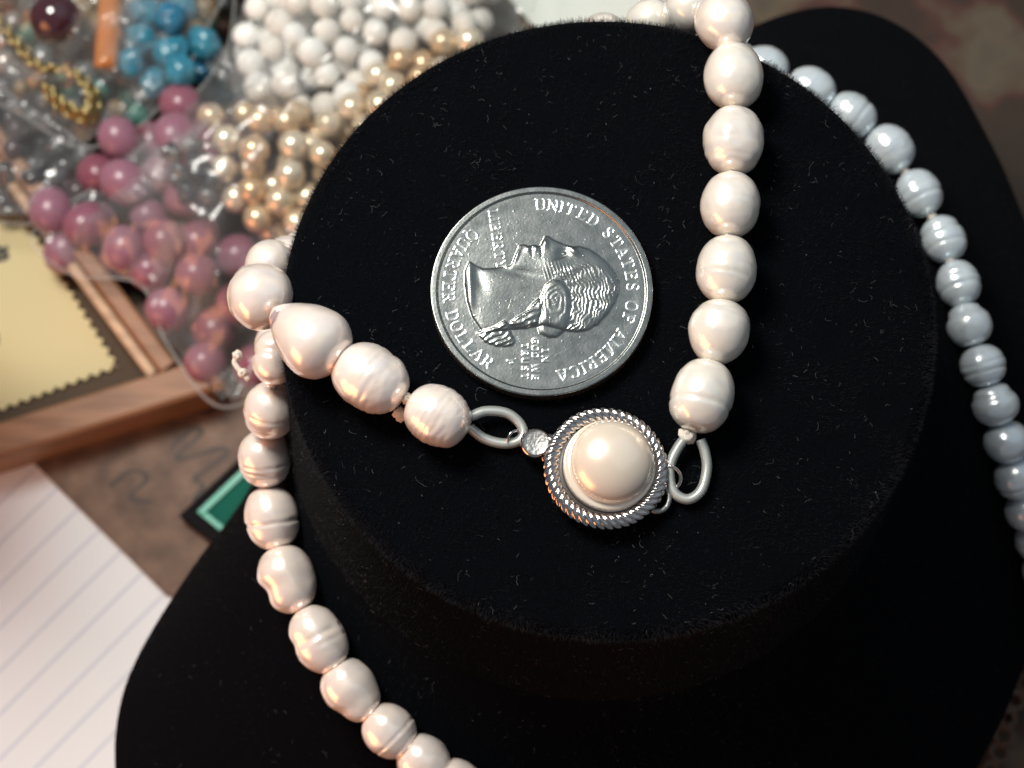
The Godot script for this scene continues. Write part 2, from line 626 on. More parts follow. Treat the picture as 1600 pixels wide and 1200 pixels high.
func coin(at: Vector3) -> void:
	var t := thing("quarter_coin", "worn silver coin with a profile portrait lying flat on the black velvet", "coin", at)
	var serif := SystemFont.new()
	serif.font_names = PackedStringArray(["Droid Serif"])
	serif.font_weight = 400
	var sans := SystemFont.new()
	sans.font_names = PackedStringArray(["Droid Sans"])
	sans.font_weight = 700
	var empty := PackedFloat32Array()
	empty.resize(GRID * GRID)
	var words := empty.duplicate()
	words_round(words, "UNITED STATES OF AMERICA", serif, 0.825, 90.0, -77.0, 0.108, false)
	words_round(words, "QUARTER DOLLAR", serif, 0.83, 140.0, 235.0, 0.108, true)
	words_straight(words, "LIBERTY", serif, Vector2(-0.43, 0.74), Vector2(-0.36, 0.24), 0.088)
	words_straight(words, "IN", sans, Vector2(0.035, -0.575), Vector2(0.035, -0.65), 0.064)
	words_straight(words, "GOD WE", sans, Vector2(-0.055, -0.48), Vector2(-0.055, -0.82), 0.064)
	words_straight(words, "TRUST", sans, Vector2(-0.145, -0.53), Vector2(-0.145, -0.81), 0.064)
	letter(words, "P", sans, Vector2(-0.28, -0.68), -PI / 2.0, 0.06)
	# a plain gentleman's head in profile, face up, hair tied behind
	var head := coin_poly([-65.2, 26.1, -61, 23.5, -53, 19.5, -44, 20, -35, 21.5, -27, 22.4, -26, 24, -23.5, 31, -21, 37.5, -19.5, 42.5, -16, 43.2, -12, 41.4, -8.5, 42.6, -5, 42.2, -3.2, 40.8, 0, 42.2, 1.8, 46.5, 3.6, 51, 6, 51.2, 12, 47, 21, 43, 28, 40.5, 34, 41.5, 43, 38.5, 51, 33, 60, 24.5, 66, 15.5, 69, 6.5, 68.7, -3, 65.5, -12, 58.5, -23, 49.5, -32.5, 41, -38, 32, -39.5, 23, -39, -1, -33, -2.5, -34, -12, -35, -22.5, -36, -30, -37, -52, -40, -55, -36.3, -62, -25, -66.5, -10, -68.7, 6, -68.6, 18])
	var hair := coin_poly([12, 16, 20, 17.5, 31, 22, 40, 24, 50, 22, 62, 14, 68, 6, 68, -3, 64, -13, 57, -24, 48, -32.5, 40, -38, 30, -39, 22, -38, 26, -22, 27, -5, 22, 5, 12, 8])
	var roll := coin_poly([-1, -8, 4, 4, 10, 9, 18, 7, 24, 0, 26, -12, 24, -28, 20, -39, 13, -44.5, 5, -45, -2, -41, -3.5, -35, 1, -22])
	var queue := coin_poly([-30, -32, -25, -29, -14, -21.5, -7, -12, -3, -8.5, 1, -12, -1, -22, -3.5, -32, -14, -36.5, -24, -36.8])
	var bow := coin_poly([-58, -41, -50, -38, -41, -35, -33, -30, -30, -33, -28, -40, -24, -48, -26, -52, -33, -53.5, -42, -53, -51, -49])
	var m_head := empty.duplicate()
	var m_hair := empty.duplicate()
	var m_roll := empty.duplicate()
	var m_tail := empty.duplicate()
	fill_poly(m_head, head, 1.0)
	fill_poly(m_hair, hair, 1.0)
	fill_poly(m_roll, roll, 1.0)
	fill_poly(m_tail, queue, 1.0)
	fill_poly(m_tail, bow, 1.0)
	var any := m_head.duplicate()
	for i in any.size():
		any[i] = maxf(any[i], maxf(m_roll[i], m_tail[i]))
	var edge := blur(m_head, 2)
	var round_ := blur(blur(m_head, 12), 9)
	var wide := blur(m_head, 34)
	var hair_s := blur(m_hair, 4)
	var roll_s := blur(m_roll, 2)
	var roll_w := blur(m_roll, 11)
	var tail_s := blur(m_tail, 2)
	var tail_w := blur(m_tail, 7)
	var word_s := blur(words, 1, 2)
	field = empty.duplicate()
	var grain := FastNoiseLite.new()
	grain.seed = 12
	grain.frequency = 1.0
	grain.fractal_octaves = 3
	for y in GRID:
		for x in GRID:
			var i := y * GRID + x
			var p := Vector2(2.0 * x / (GRID - 1) - 1.0, 2.0 * y / (GRID - 1) - 1.0)
			var rr := p.length()
			if rr > 1.01:
				continue
			var h := 0.042 * word_s[i]
			if any[i] > 0.0 or edge[i] > 0.01 or tail_s[i] > 0.01 or roll_s[i] > 0.01:
				h += edge[i] * (0.08 + 0.09 * smoothstep(0.35, 1.0, round_[i]) + 0.05 * smoothstep(0.5, 1.0, wide[i]))
				# face: brow, eye, cheek, nostril, lips, chin, jaw
				h += 1.7 * edge[i] * (0.10 * bump(p, Vector2(0.29, 0.37), 0.055, 0.028, -0.9) - 0.10 * bump(p, Vector2(0.20, 0.355), 0.05, 0.045) + 0.05 * bump(p, Vector2(0.205, 0.345), 0.022, 0.016) - 0.05 * bump(p, Vector2(0.165, 0.30), 0.05, 0.012, 0.5) + 0.09 * bump(p, Vector2(0.035, 0.45), 0.025, 0.045) - 0.05 * bump(p, Vector2(0.0, 0.37), 0.012, 0.05) + 0.05 * bump(p, Vector2(-0.05, 0.395), 0.018, 0.03) - 0.05 * bump(p, Vector2(-0.085, 0.37), 0.010, 0.045) + 0.05 * bump(p, Vector2(-0.12, 0.385), 0.022, 0.03) + 0.08 * bump(p, Vector2(-0.225, 0.33), 0.02, 0.08, -0.35) + 0.06 * bump(p, Vector2(0.08, 0.25), 0.11, 0.09) - 0.07 * bump(p, Vector2(-0.20, 0.16), 0.16, 0.05, -0.2) + 0.02 * bump(p, Vector2(-0.42, -0.05), 0.14, 0.14) - 0.05 * bump(p, Vector2(-0.56, 0.10), 0.05, 0.13, 0.3))
				h += 0.15 * edge[i] * bump(p, Vector2(-0.645, 0.02), 0.035, 0.26, 0.03)
				# hair: strands that run round the side roll, waved
				var d := p - Vector2(0.04, -0.10)
				var ring := d.length() + 0.010 * sin(d.angle() * 17.0 + d.length() * 12.0) + 0.030 * grain.get_noise_2d(p.x * 7.0, p.y * 7.0)
				h += hair_s[i] * (0.035 + 0.021 * sin(ring * 175.0) * (0.75 + 0.7 * grain.get_noise_2d(p.x * 4.0 + 9.0, p.y * 4.0)))
				# temple locks
				h += edge[i] * 0.028 * smoothstep(0.12, 0.0, absf(p.y - 0.155 - 0.02 * sin(p.x * 12.0))) * smoothstep(0.0, 0.05, p.x - 0.0) * smoothstep(0.32, 0.26, p.x) * (0.6 + 0.5 * sin(p.x * 190.0 + p.y * 60.0))
				# roll of curls over the ear
				var e := p - Vector2(0.13, -0.10)
				h += roll_s[i] * 0.07 + 0.11 * smoothstep(0.4, 1.0, roll_w[i]) * roll_s[i] + roll_s[i] * 0.011 * sin(Vector2(e.x * 1.0, (e.y - 0.35 * e.x) * (0.85 if e.y > 0.0 else 0.42)).length() * 150.0 + 0.6 * e.angle() + 3.0 * grain.get_noise_2d(p.x * 6.0, p.y * 6.0))
				h += tail_s[i] * 0.06 + 0.07 * smoothstep(0.4, 1.0, tail_w[i]) * tail_s[i] + tail_s[i] * 0.026 * sin((p.x * 0.5 - p.y) * 120.0 + 5.0 * grain.get_noise_2d(p.x * 5.0, p.y * 5.0))
				h += 0.06 * bump(p, Vector2(-0.335, -0.34), 0.025, 0.05, -0.6)
			# nicks and grain of wear
			h += 0.004 * grain.get_noise_2d(p.x * 30.0, p.y * 30.0) + 0.0015 * grain.get_noise_2d(p.x * 90.0, p.y * 90.0)
			var nick := grain.get_noise_2d(p.x * 22.0 + 40.0, p.y * 22.0)
			h += 0.02 * smoothstep(0.50, 0.75, nick) * smoothstep(0.93, 0.85, rr)
			h += 0.05 * smoothstep(0.80, 0.93, rr)
			h += 0.20 * smoothstep(0.928, 0.948, rr)
			field[i] = h
	for k in 70:
		# fine scratches
		var p := Vector2(rng.randf_range(-0.8, 0.8), rng.randf_range(-0.8, 0.8))
		var d := Vector2.from_angle(rng.randf() * TAU) * 2.0 / GRID
		for i in rng.randi_range(8, 42):
			var q := cell(p)
			var n := int(q.y) * GRID + int(q.x)
			if p.length() < 0.9:
				field[n] -= 0.012
			p += d
	# polar sheet over the field, cut into face, portrait and lettering along the relief
	var nr := 220
	var na := 860
	var v := PackedVector3Array()
	var mark := PackedByteArray()
	for i in nr + 1:
		var r := pow(float(i) / nr, 0.8) * 0.985
		for j in na:
			var a := TAU * j / na
			var p := Vector2(cos(a), sin(a)) * r
			var q := cell(p)
			var x := int(q.x)
			var y := int(q.y)
			var fx := q.x - x
			var fy := q.y - y
			var n := y * GRID + x
			var h := lerpf(lerpf(field[n], field[n + 1], fx), lerpf(field[n + GRID], field[n + GRID + 1], fx), fy)
			v.append(Vector3(p.x * 12.13, 1.45 + h, -p.y * 12.13))
			mark.append(2 if word_s[n] > 0.12 else 1 if any[n] > 0.5 else 0)
	var normals := PackedVector3Array()
	normals.resize(v.size())
	for i in nr + 1:
		for j in na:
			var k := i * na + j
			var dr := v[mini(i + 1, nr) * na + j] - v[maxi(i - 1, 0) * na + j]
			var da := v[i * na + (j + 1) % na] - v[i * na + (j + na - 1) % na]
			var n := dr.cross(da)
			normals[k] = Vector3.UP if n.length() < 1e-9 else (n if n.y > 0.0 else -n).normalized()
	var metal := mat(lin(0.335, 0.336, 0.328), 0.33, 1.0)
	metal.roughness_texture = noise_tex(0.03, 17, [[0.0, Color(0.86, 0.86, 0.86)], [0.5, Color(0.93, 0.93, 0.93)], [1.0, Color(1, 1, 1)]], 4)
	metal.roughness = 0.29
	metal.uv1_triplanar = true
	metal.uv1_scale = Vector3.ONE * 50.0
	metal.albedo_texture = noise_tex(0.02, 19, [[0.0, Color(0.80, 0.82, 0.81)], [0.45, Color(0.90, 0.92, 0.91)], [1.0, Color(1, 1, 1)]], 5)
	var worn: StandardMaterial3D = metal.duplicate()      # the raised letters are rubbed brighter than the dull field
	worn.albedo_color = lin(0.68, 0.678, 0.66)
	worn.roughness = 0.3
	for kind in 3:
		var map := {}
		var vv := PackedVector3Array()
		var nn := PackedVector3Array()
		var idx := PackedInt32Array()
		for i in nr:
			for j in na:
				var c4 := [i * na + j, i * na + (j + 1) % na, (i + 1) * na + (j + 1) % na, (i + 1) * na + j]
				var k: int = maxi(maxi(mark[c4[0]], mark[c4[1]]), maxi(mark[c4[2]], mark[c4[3]]))
				if k != kind:
					continue
				var w := []
				for c in c4:
					if not map.has(c):
						map[c] = vv.size()
						vv.append(v[c] * MM)
						nn.append(normals[c])
					w.append(map[c])
				idx.append_array(PackedInt32Array([w[0], w[2], w[1], w[0], w[3], w[2]]))
		# clockwise from above
		var a3 := vv[idx[0]]
		var up := Vector3.ZERO
		for s in range(0, mini(idx.size(), 300), 3):
			up += (vv[idx[s + 2]] - vv[idx[s]]).cross(vv[idx[s + 1]] - vv[idx[s]])
		if up.y < 0.0:
			for s in range(0, idx.size(), 3):
				var sw := idx[s + 1]
				idx[s + 1] = idx[s + 2]
				idx[s + 2] = sw
		var arr := []
		arr.resize(Mesh.ARRAY_MAX)
		arr[Mesh.ARRAY_VERTEX] = vv
		arr[Mesh.ARRAY_NORMAL] = nn
		arr[Mesh.ARRAY_INDEX] = idx
		var am := ArrayMesh.new()
		am.add_surface_from_arrays(Mesh.PRIMITIVE_TRIANGLES, arr)
		put(["face", "portrait", "lettering"][kind], am, worn if kind == 2 else metal, t)
	# rounded rim and reeded side, brownish where the copper core shows
	var s := Shape.new()
	for k in 7:
		var a := PI / 2.0 * k / 6.0
		for j in 714:
			var ang := TAU * j / 714.0
			var r := 12.13 * 0.985 - 0.0 + 0.182 * sin(a)
			s.v.append(at + Vector3(r * cos(ang), 1.70 - 0.16 + 0.16 * cos(a), r * sin(ang)))
	s.rows(7, 714, true)
	part("rim", s, metal, t)
	var side := mat(lin(0.50, 0.36, 0.29), 0.38, 1.0)
	s = Shape.new()
	for k in 2:
		for j in 714:
			var ang := TAU * j / 714.0
			var r := 12.13 - (0.07 if j % 6 < 2 else 0.0)
			s.v.append(at + Vector3(r * cos(ang), 1.545 if k == 0 else 0.0, r * sin(ang)))
	s.rows(2, 714, true)
	part("reeded_edge", s, side, t)

# ------------------------------------------------------------------ necklace
func pearl_mesh(r: float, hl: float, style: Dictionary, seed_: int, tint: Color) -> ArrayMesh:
	var s := Shape.new()
	var nu := 48
	var nv := 56
	var egg: float = style.get("egg", 0.0)
	var barrel: float = style.get("barrel", 0.9)
	var rings: Array = style.get("rings", [])
	var lobe: Array = style.get("lobe", [])
	var rough: float = style.get("lump", 0.035)
	var stain: bool = style.get("stain", false)
	for i in nu + 1:
		var a := PI * i / nu
		var u := -cos(a)
		for j in nv:
			var b := TAU * j / nv
			var w := pow(maxf(sin(a), 0.0), barrel)
			w *= 1.0 + egg * u
			var groove := 0.0
			for g in rings:
				var uu: float = u - float(g[0]) - 0.05 * sin(b + float(g[0]) * 9.0) - 0.02 * noise.get_noise_2d(b * 1.5, seed_)
				var fade := 1.0
				if g.size() > 3:
					fade = smoothstep(-0.5, 0.3, noise.get_noise_3d(cos(b) * 1.3, sin(b) * 1.3, float(g[0]) * 7.0 + seed_))
				groove += 0.85 * float(g[1]) * fade * exp(-uu * uu / (float(g[2]) * float(g[2])))
			if lobe.size():
				groove += float(lobe[1]) * exp(-pow((u - float(lobe[0])) / float(lobe[2]), 2.0)) * (0.55 + 0.45 * cos(b - float(lobe[3])))
			w *= 1.0 - groove
			var dirv := Vector3(cos(b) * sin(a), u, sin(b) * sin(a))
			var lump := rough * noise.get_noise_3dv(dirv * 0.9 + Vector3.ONE * seed_ * 3.7) + 0.006 * noise.get_noise_3dv(dirv * 4.0 + Vector3.ONE * seed_)
			w *= 1.0 + lump
			s.v.append(Vector3(r * w * cos(b), hl * u * (1.0 + 0.4 * lump), r * w * sin(b)))
			var k := 1.0 + 0.10 * noise.get_noise_3d(dirv.x, dirv.y * 3.0 + seed_, dirv.z)
			var c := Color(tint.r * k, tint.g * (2.0 * k + 1.0) / 3.0, tint.b)
			c = c.lerp(Color(tint.r * 0.95, tint.g * 0.86, tint.b * 0.74), clampf(absf(groove), 0.0, 0.12))
			if stain:
				var spot := smoothstep(0.34, 0.18, Vector2((u - 0.66) * 1.7, wrapf(b - float(style.get("stain_at", 0.0)), -PI, PI) * 0.42).length() + 0.05 * noise.get_noise_2d(u * 9.0, b * 4.0))
				c = c.lerp(Color(0.20, 0.13, 0.19), spot * 0.85)
			s.c.append(c)
	s.rows(nu + 1, nv, true)
	return build(s)

var pearl_mat: StandardMaterial3D

func pearl_material() -> StandardMaterial3D:
	var m := mat(Color.WHITE, 0.24, 0.3, 0.7)
	m.vertex_color_use_as_albedo = true
	m.clearcoat_enabled = true
	m.clearcoat = 1.0
	m.clearcoat_roughness = 0.13
	return m

func necklace() -> void:
	var t := thing("pearl_necklace", "white freshwater pearl necklace draped round the velvet bust with a pearl clasp", "necklace", Vector3(0, 0, 0))
	pearl_mat = pearl_material()
	var silk := mat(lin(0.62, 0.55, 0.48), 0.8)
	var list := []    # [place, radius, half length, style]
	var add := func(x: float, y: float, z: float, r: float, hl: float, style := {}) -> void: list.append([Vector3(x, y, z), r, hl, style])
	var many := []
	for k in 9:
		many.append([-0.62 + 0.155 * k, 0.030, 0.045, 1])
	# from the clasp over the neck's rim
	add.call(-18.29, 3.1, 12.96, 3.22, 3.55, {"rings": many, "barrel": 0.8})
	add.call(-25.43, 3.4, 8.91, 3.56, 4.15, {"rings": many.slice(0, 6), "barrel": 0.82, "lobe": [-0.15, 0.06, 0.2, 4.0]})
	add.call(-32.4, 3.75, 4.2, 3.62, 5.15, {"egg": -0.42, "barrel": 1.0, "stain": true, "stain_at": 1.9})
	add.call(-38.44, -1.0, -2.07, 3.62, 4.4, {"egg": -0.12, "rings": [[0.45, 0.10, 0.18], [0.62, 0.04, 0.05]], "lump": 0.06})
	add.call(-38.6, -8.5, -8.4, 3.0, 3.3)
	# round the back of the neck, out of sight, crossing over the other strand
	var path := [[197, 39.3, -15], [203, 39.5, -21.5], [214, 40.5, -27], [240, 46.0, -31], [265, 47.5, -36], [284, 53.0, -40], [293, 57.0, -41]]
	for p in spaced(path.map(func(q): return Vector3(q[1] * cos(deg_to_rad(q[0])), q[2], q[1] * sin(deg_to_rad(q[0])))), 6.4):
		add.call(p.x, p.y, p.z, 3.05, 3.2)
	# down over the shadowed shoulder
	var ringed := {"rings": [[-0.2, 0.05, 0.06, 1], [0.25, 0.06, 0.08]], "barrel": 0.85}
	var plain := {"rings": [[0.1, 0.03, 0.05, 1]], "barrel": 0.88}
	add.call(26.44, -41.0, -51.59, 3.18, 3.55, plain)
	add.call(32.58, -39.25, -47.16, 3.23, 3.6, plain)
	add.call(38.35, -39.75, -43.35, 3.13, 3.59, ringed)
	add.call(43.6, -40.5, -38.38, 3.3, 3.67, {"rings": many.slice(1, 8), "barrel": 0.85})
	add.call(47.44, -41.0, -31.74, 3.1, 3.55, ringed)
	add.call(50.32, -41.0, -24.71, 3.07, 3.43, {"rings": [[-0.35, 0.10, 0.12], [0.3, 0.04, 0.06]], "barrel": 0.82})
	add.call(51.61, -40.25, -17.81, 3.03, 3.3, ringed)
	add.call(52.61, -40.4, -11.81, 3.09, 3.05, {"rings": [[-0.55, 0.14, 0.2]], "barrel": 0.85})
	add.call(54.36, -41.5, -6.23, 3.09, 2.95, ringed)
	add.call(56.16, -43.25, -1.2, 3.18, 2.95, {"rings": [[-0.5, 0.12, 0.2]], "barrel": 0.85})
	add.call(58.12, -45.75, 3.5, 3.11, 2.95, plain)
	add.call(59.99, -48.5, 8.0, 3.13, 2.95, ringed)
	add.call(62.12, -51.75, 12.0, 3.07, 2.9, plain)
	add.call(64.24, -55.25, 15.6, 3.01, 2.9, ringed)
	add.call(66.09, -58.5, 19.4, 3.04, 2.9, plain)
	add.call(67.72, -61.75, 23.0, 3.07, 2.9, plain)
	# over the far edge of the shoulder, round the foot of the chest and up again
	for p in spaced([Vector3(72.2, -65.5, 26.5), Vector3(79.5, -76, 33), Vector3(81, -100, 43), Vector3(70, -115, 60), Vector3(30, -116.5, 84), Vector3(4, -104, 84), Vector3(-4, -73, 80), Vector3(-12, -43, 56)], 6.4):
		add.call(p.x, p.y, p.z, 3.1, 3.2, plain)
	# up the lit side
	add.call(-17.17, -37.25, 49.7, 3.18, 3.45, plain)
	add.call(-21.37, -36.0, 46.81, 3.2, 3.5, {"barrel": 0.9, "egg": 0.05})
	add.call(-25.7, -34.5, 43.18, 3.2, 3.5, {"rings": [[-0.25, 0.05, 0.05], [-0.35, -0.02, 0.05]]})
	add.call(-30.39, -33.25, 38.38, 3.36, 4.05, {"egg": 0.08, "lobe": [-0.35, 0.12, 0.3, 2.0], "barrel": 0.86})
	add.call(-34.47, -31.75, 32.26, 3.4, 4.35, {"rings": [[0.05, 0.09, 0.07, 1], [-0.15, 0.05, 0.05, 1]], "lobe": [0.2, 0.12, 0.22, 3.4], "barrel": 0.84})
	add.call(-38.56, -31.0, 24.89, 3.58, 4.3, {"lobe": [-0.15, 0.20, 0.28, 3.3], "barrel": 0.86, "egg": 0.04})
	add.call(-40.68, -30.0, 17.29, 3.42, 4.0, {"rings": [[-0.12, 0.085, 0.055]], "barrel": 0.78})
	add.call(-41.4, -27.0, 10.4, 3.36, 3.62, {"rings": [[0.02, 0.05, 0.035], [-0.25, 0.05, 0.04], [-0.45, 0.03, 0.04]], "barrel": 0.78, "egg": 0.06})
	add.call(-39.9, -20.5, 5.9, 3.3, 3.5, {"rings": [[0.1, 0.035, 0.05], [-0.3, 0.03, 0.04, 1]], "barrel": 0.8})
	add.call(-38.6, -14.5, 1.0, 2.75, 3.3, {"rings": [[0.0, 0.12, 0.16]], "barrel": 0.8})
	path = [[184, 39.5, -21], [194, 40.4, -31], [212, 41.0, -38], [240, 40.2, -36], [258, 39.6, -22], [271, 39.3, -10.5]]
	for p in spaced(path.map(func(q): return Vector3(q[1] * cos(deg_to_rad(q[0])), q[2], q[1] * sin(deg_to_rad(q[0])))), 6.2):
		add.call(p.x, p.y, p.z, 2.95, 3.1)
	add.call(6.4, -7.4, -39.6, 2.85, 3.1)
	add.call(10.6, -2.4, -38.6, 3.1, 3.2, {"egg": 0.06})
	# back over the rim and across the neck's top to the clasp
	add.call(13.72, 2.9, -33.62, 3.34, 3.6, {"egg": -0.06})
	add.call(14.44, 3.1, -26.66, 3.36, 3.85, {"egg": 0.03, "barrel": 0.86})
	add.call(14.1, 3.1, -18.69, 3.34, 3.85, {"rings": [[0.25, 0.028, 0.05, 1], [0.62, 0.03, 0.04]], "barrel": 0.82, "lump": 0.06})
	add.call(13.43, 3.1, -11.01, 3.26, 3.65, {"barrel": 0.82, "rings": [[0.1, 0.02, 0.05, 1]]})
	add.call(12.7, 3.1, -3.45, 3.27, 3.7, {"barrel": 0.78, "rings": [[0.05, 0.03, 0.04, 1], [0.35, 0.03, 0.05, 1]]})
	add.call(11.59, 3.1, 3.7, 3.28, 3.5, {"egg": -0.10, "barrel": 0.86, "rings": [[-0.45, 0.02, 0.04], [-0.6, 0.02, 0.04]]})
	add.call(9.55, 3.1, 10.72, 3.38, 3.95, {"egg": 0.05, "barrel": 0.80, "rings": [[0.28, 0.045, 0.06]]})
	var n := list.size()
	for i in n:
		var p: Vector3 = list[i][0]
		var before: Vector3 = list[maxi(i - 1, 0)][0]
		var after: Vector3 = list[mini(i + 1, n - 1)][0]
		var axis := (after - before).normalized()
		var b := Basis(Quaternion(Vector3.UP, axis)) * Basis(Vector3.UP, float(list[i][3].get("spin", rng.randf() * TAU)))
		if list[i][3].has("stain") or list[i][3].has("lobe"):
			b = Basis(Quaternion(Vector3.UP, axis))
		if list[i][3].has("stain"):
			var to := b.inverse() * Vector3(-0.42, 0.80, 0.26)
			list[i][3]["stain_at"] = atan2(to.z, to.x)
		var hue := rng.randf()
		var tint := Color(0.86, 0.81, 0.72).lerp(Color(0.86, 0.78, 0.705), hue)
		if rng.randf() < 0.3:
			tint = Color(0.85, 0.81, 0.735)
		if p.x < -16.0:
			tint = tint.lerp(Color(0.93, 0.785, 0.72), 0.6)  # warm light on the lit strand, put into the pearl colour
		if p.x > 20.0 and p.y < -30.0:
			tint = tint.lerp(Color(0.58, 0.67, 0.735), 0.8)  # shade and cool light on the far strand, painted into its tint
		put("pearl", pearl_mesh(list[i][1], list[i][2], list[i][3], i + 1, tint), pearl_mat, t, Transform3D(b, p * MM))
		if i + 1 < n:
			# the knot tied between two pearls
			var q: Vector3 = list[i + 1][0]
			var gap := (q - p).normalized()
			var at := (p + gap * float(list[i][2]) + q - gap * float(list[i + 1][2])) * 0.5
			part("knot", blob(at, 0.62, i), silk, t)
	# the loose end of a knot standing off the lit strand, and the bit of thread by the ridged pearl
	var tail := PackedVector3Array([Vector3(-42.2, -17.6, 2.9), Vector3(-43.2, -17.2, 1.9), Vector3(-43.9, -17.0, 0.9), Vector3(-43.6, -16.8, 0.2)])
	part("thread_tail", tube(smooth_path(tail, 4), 0.34, 8), silk, t)
	part("knot", blob(Vector3(-43.6, -16.8, 0.1), 0.62, 71), silk, t)
	part("knot", blob(Vector3(-42.9, -17.3, 2.1), 0.6, 72), silk, t)
	part("knot", blob(Vector3(-22.3, 1.6, 12.4), 0.75, 73), silk, t)
	part("knot", blob(Vector3(8.1, 2.0, 14.7), 0.95, 74), silk, t)
	clasp(t)

func spaced(pts: Array, step: float) -> PackedVector3Array:
	var way := smooth_path(PackedVector3Array(pts), 12)
	var length := 0.0
	for i in range(1, way.size()):
		length += way[i].distance_to(way[i - 1])
	var n := maxi(1, roundi(length / step))
	var out := PackedVector3Array([way[0]])
	var run := 0.0
	for i in range(1, way.size()):
		run += way[i].distance_to(way[i - 1])
		if run >= out.size() * length / n - 0.01:
			out.append(way[i])
	return out

func blob(at: Vector3, r: float, seed_: int) -> Shape:
	var s := Shape.new()
	for i in 9:
		var a := PI * i / 8.0
		for j in 12:
			var b := TAU * j / 12.0
			var d := Vector3(sin(a) * cos(b), cos(a), sin(a) * sin(b))
			s.v.append(at + d * r * (1.0 + 0.5 * noise.get_noise_3dv(d * 1.4 + Vector3.ONE * seed_ * 2.3)))
	s.rows(9, 12, true)
	return s

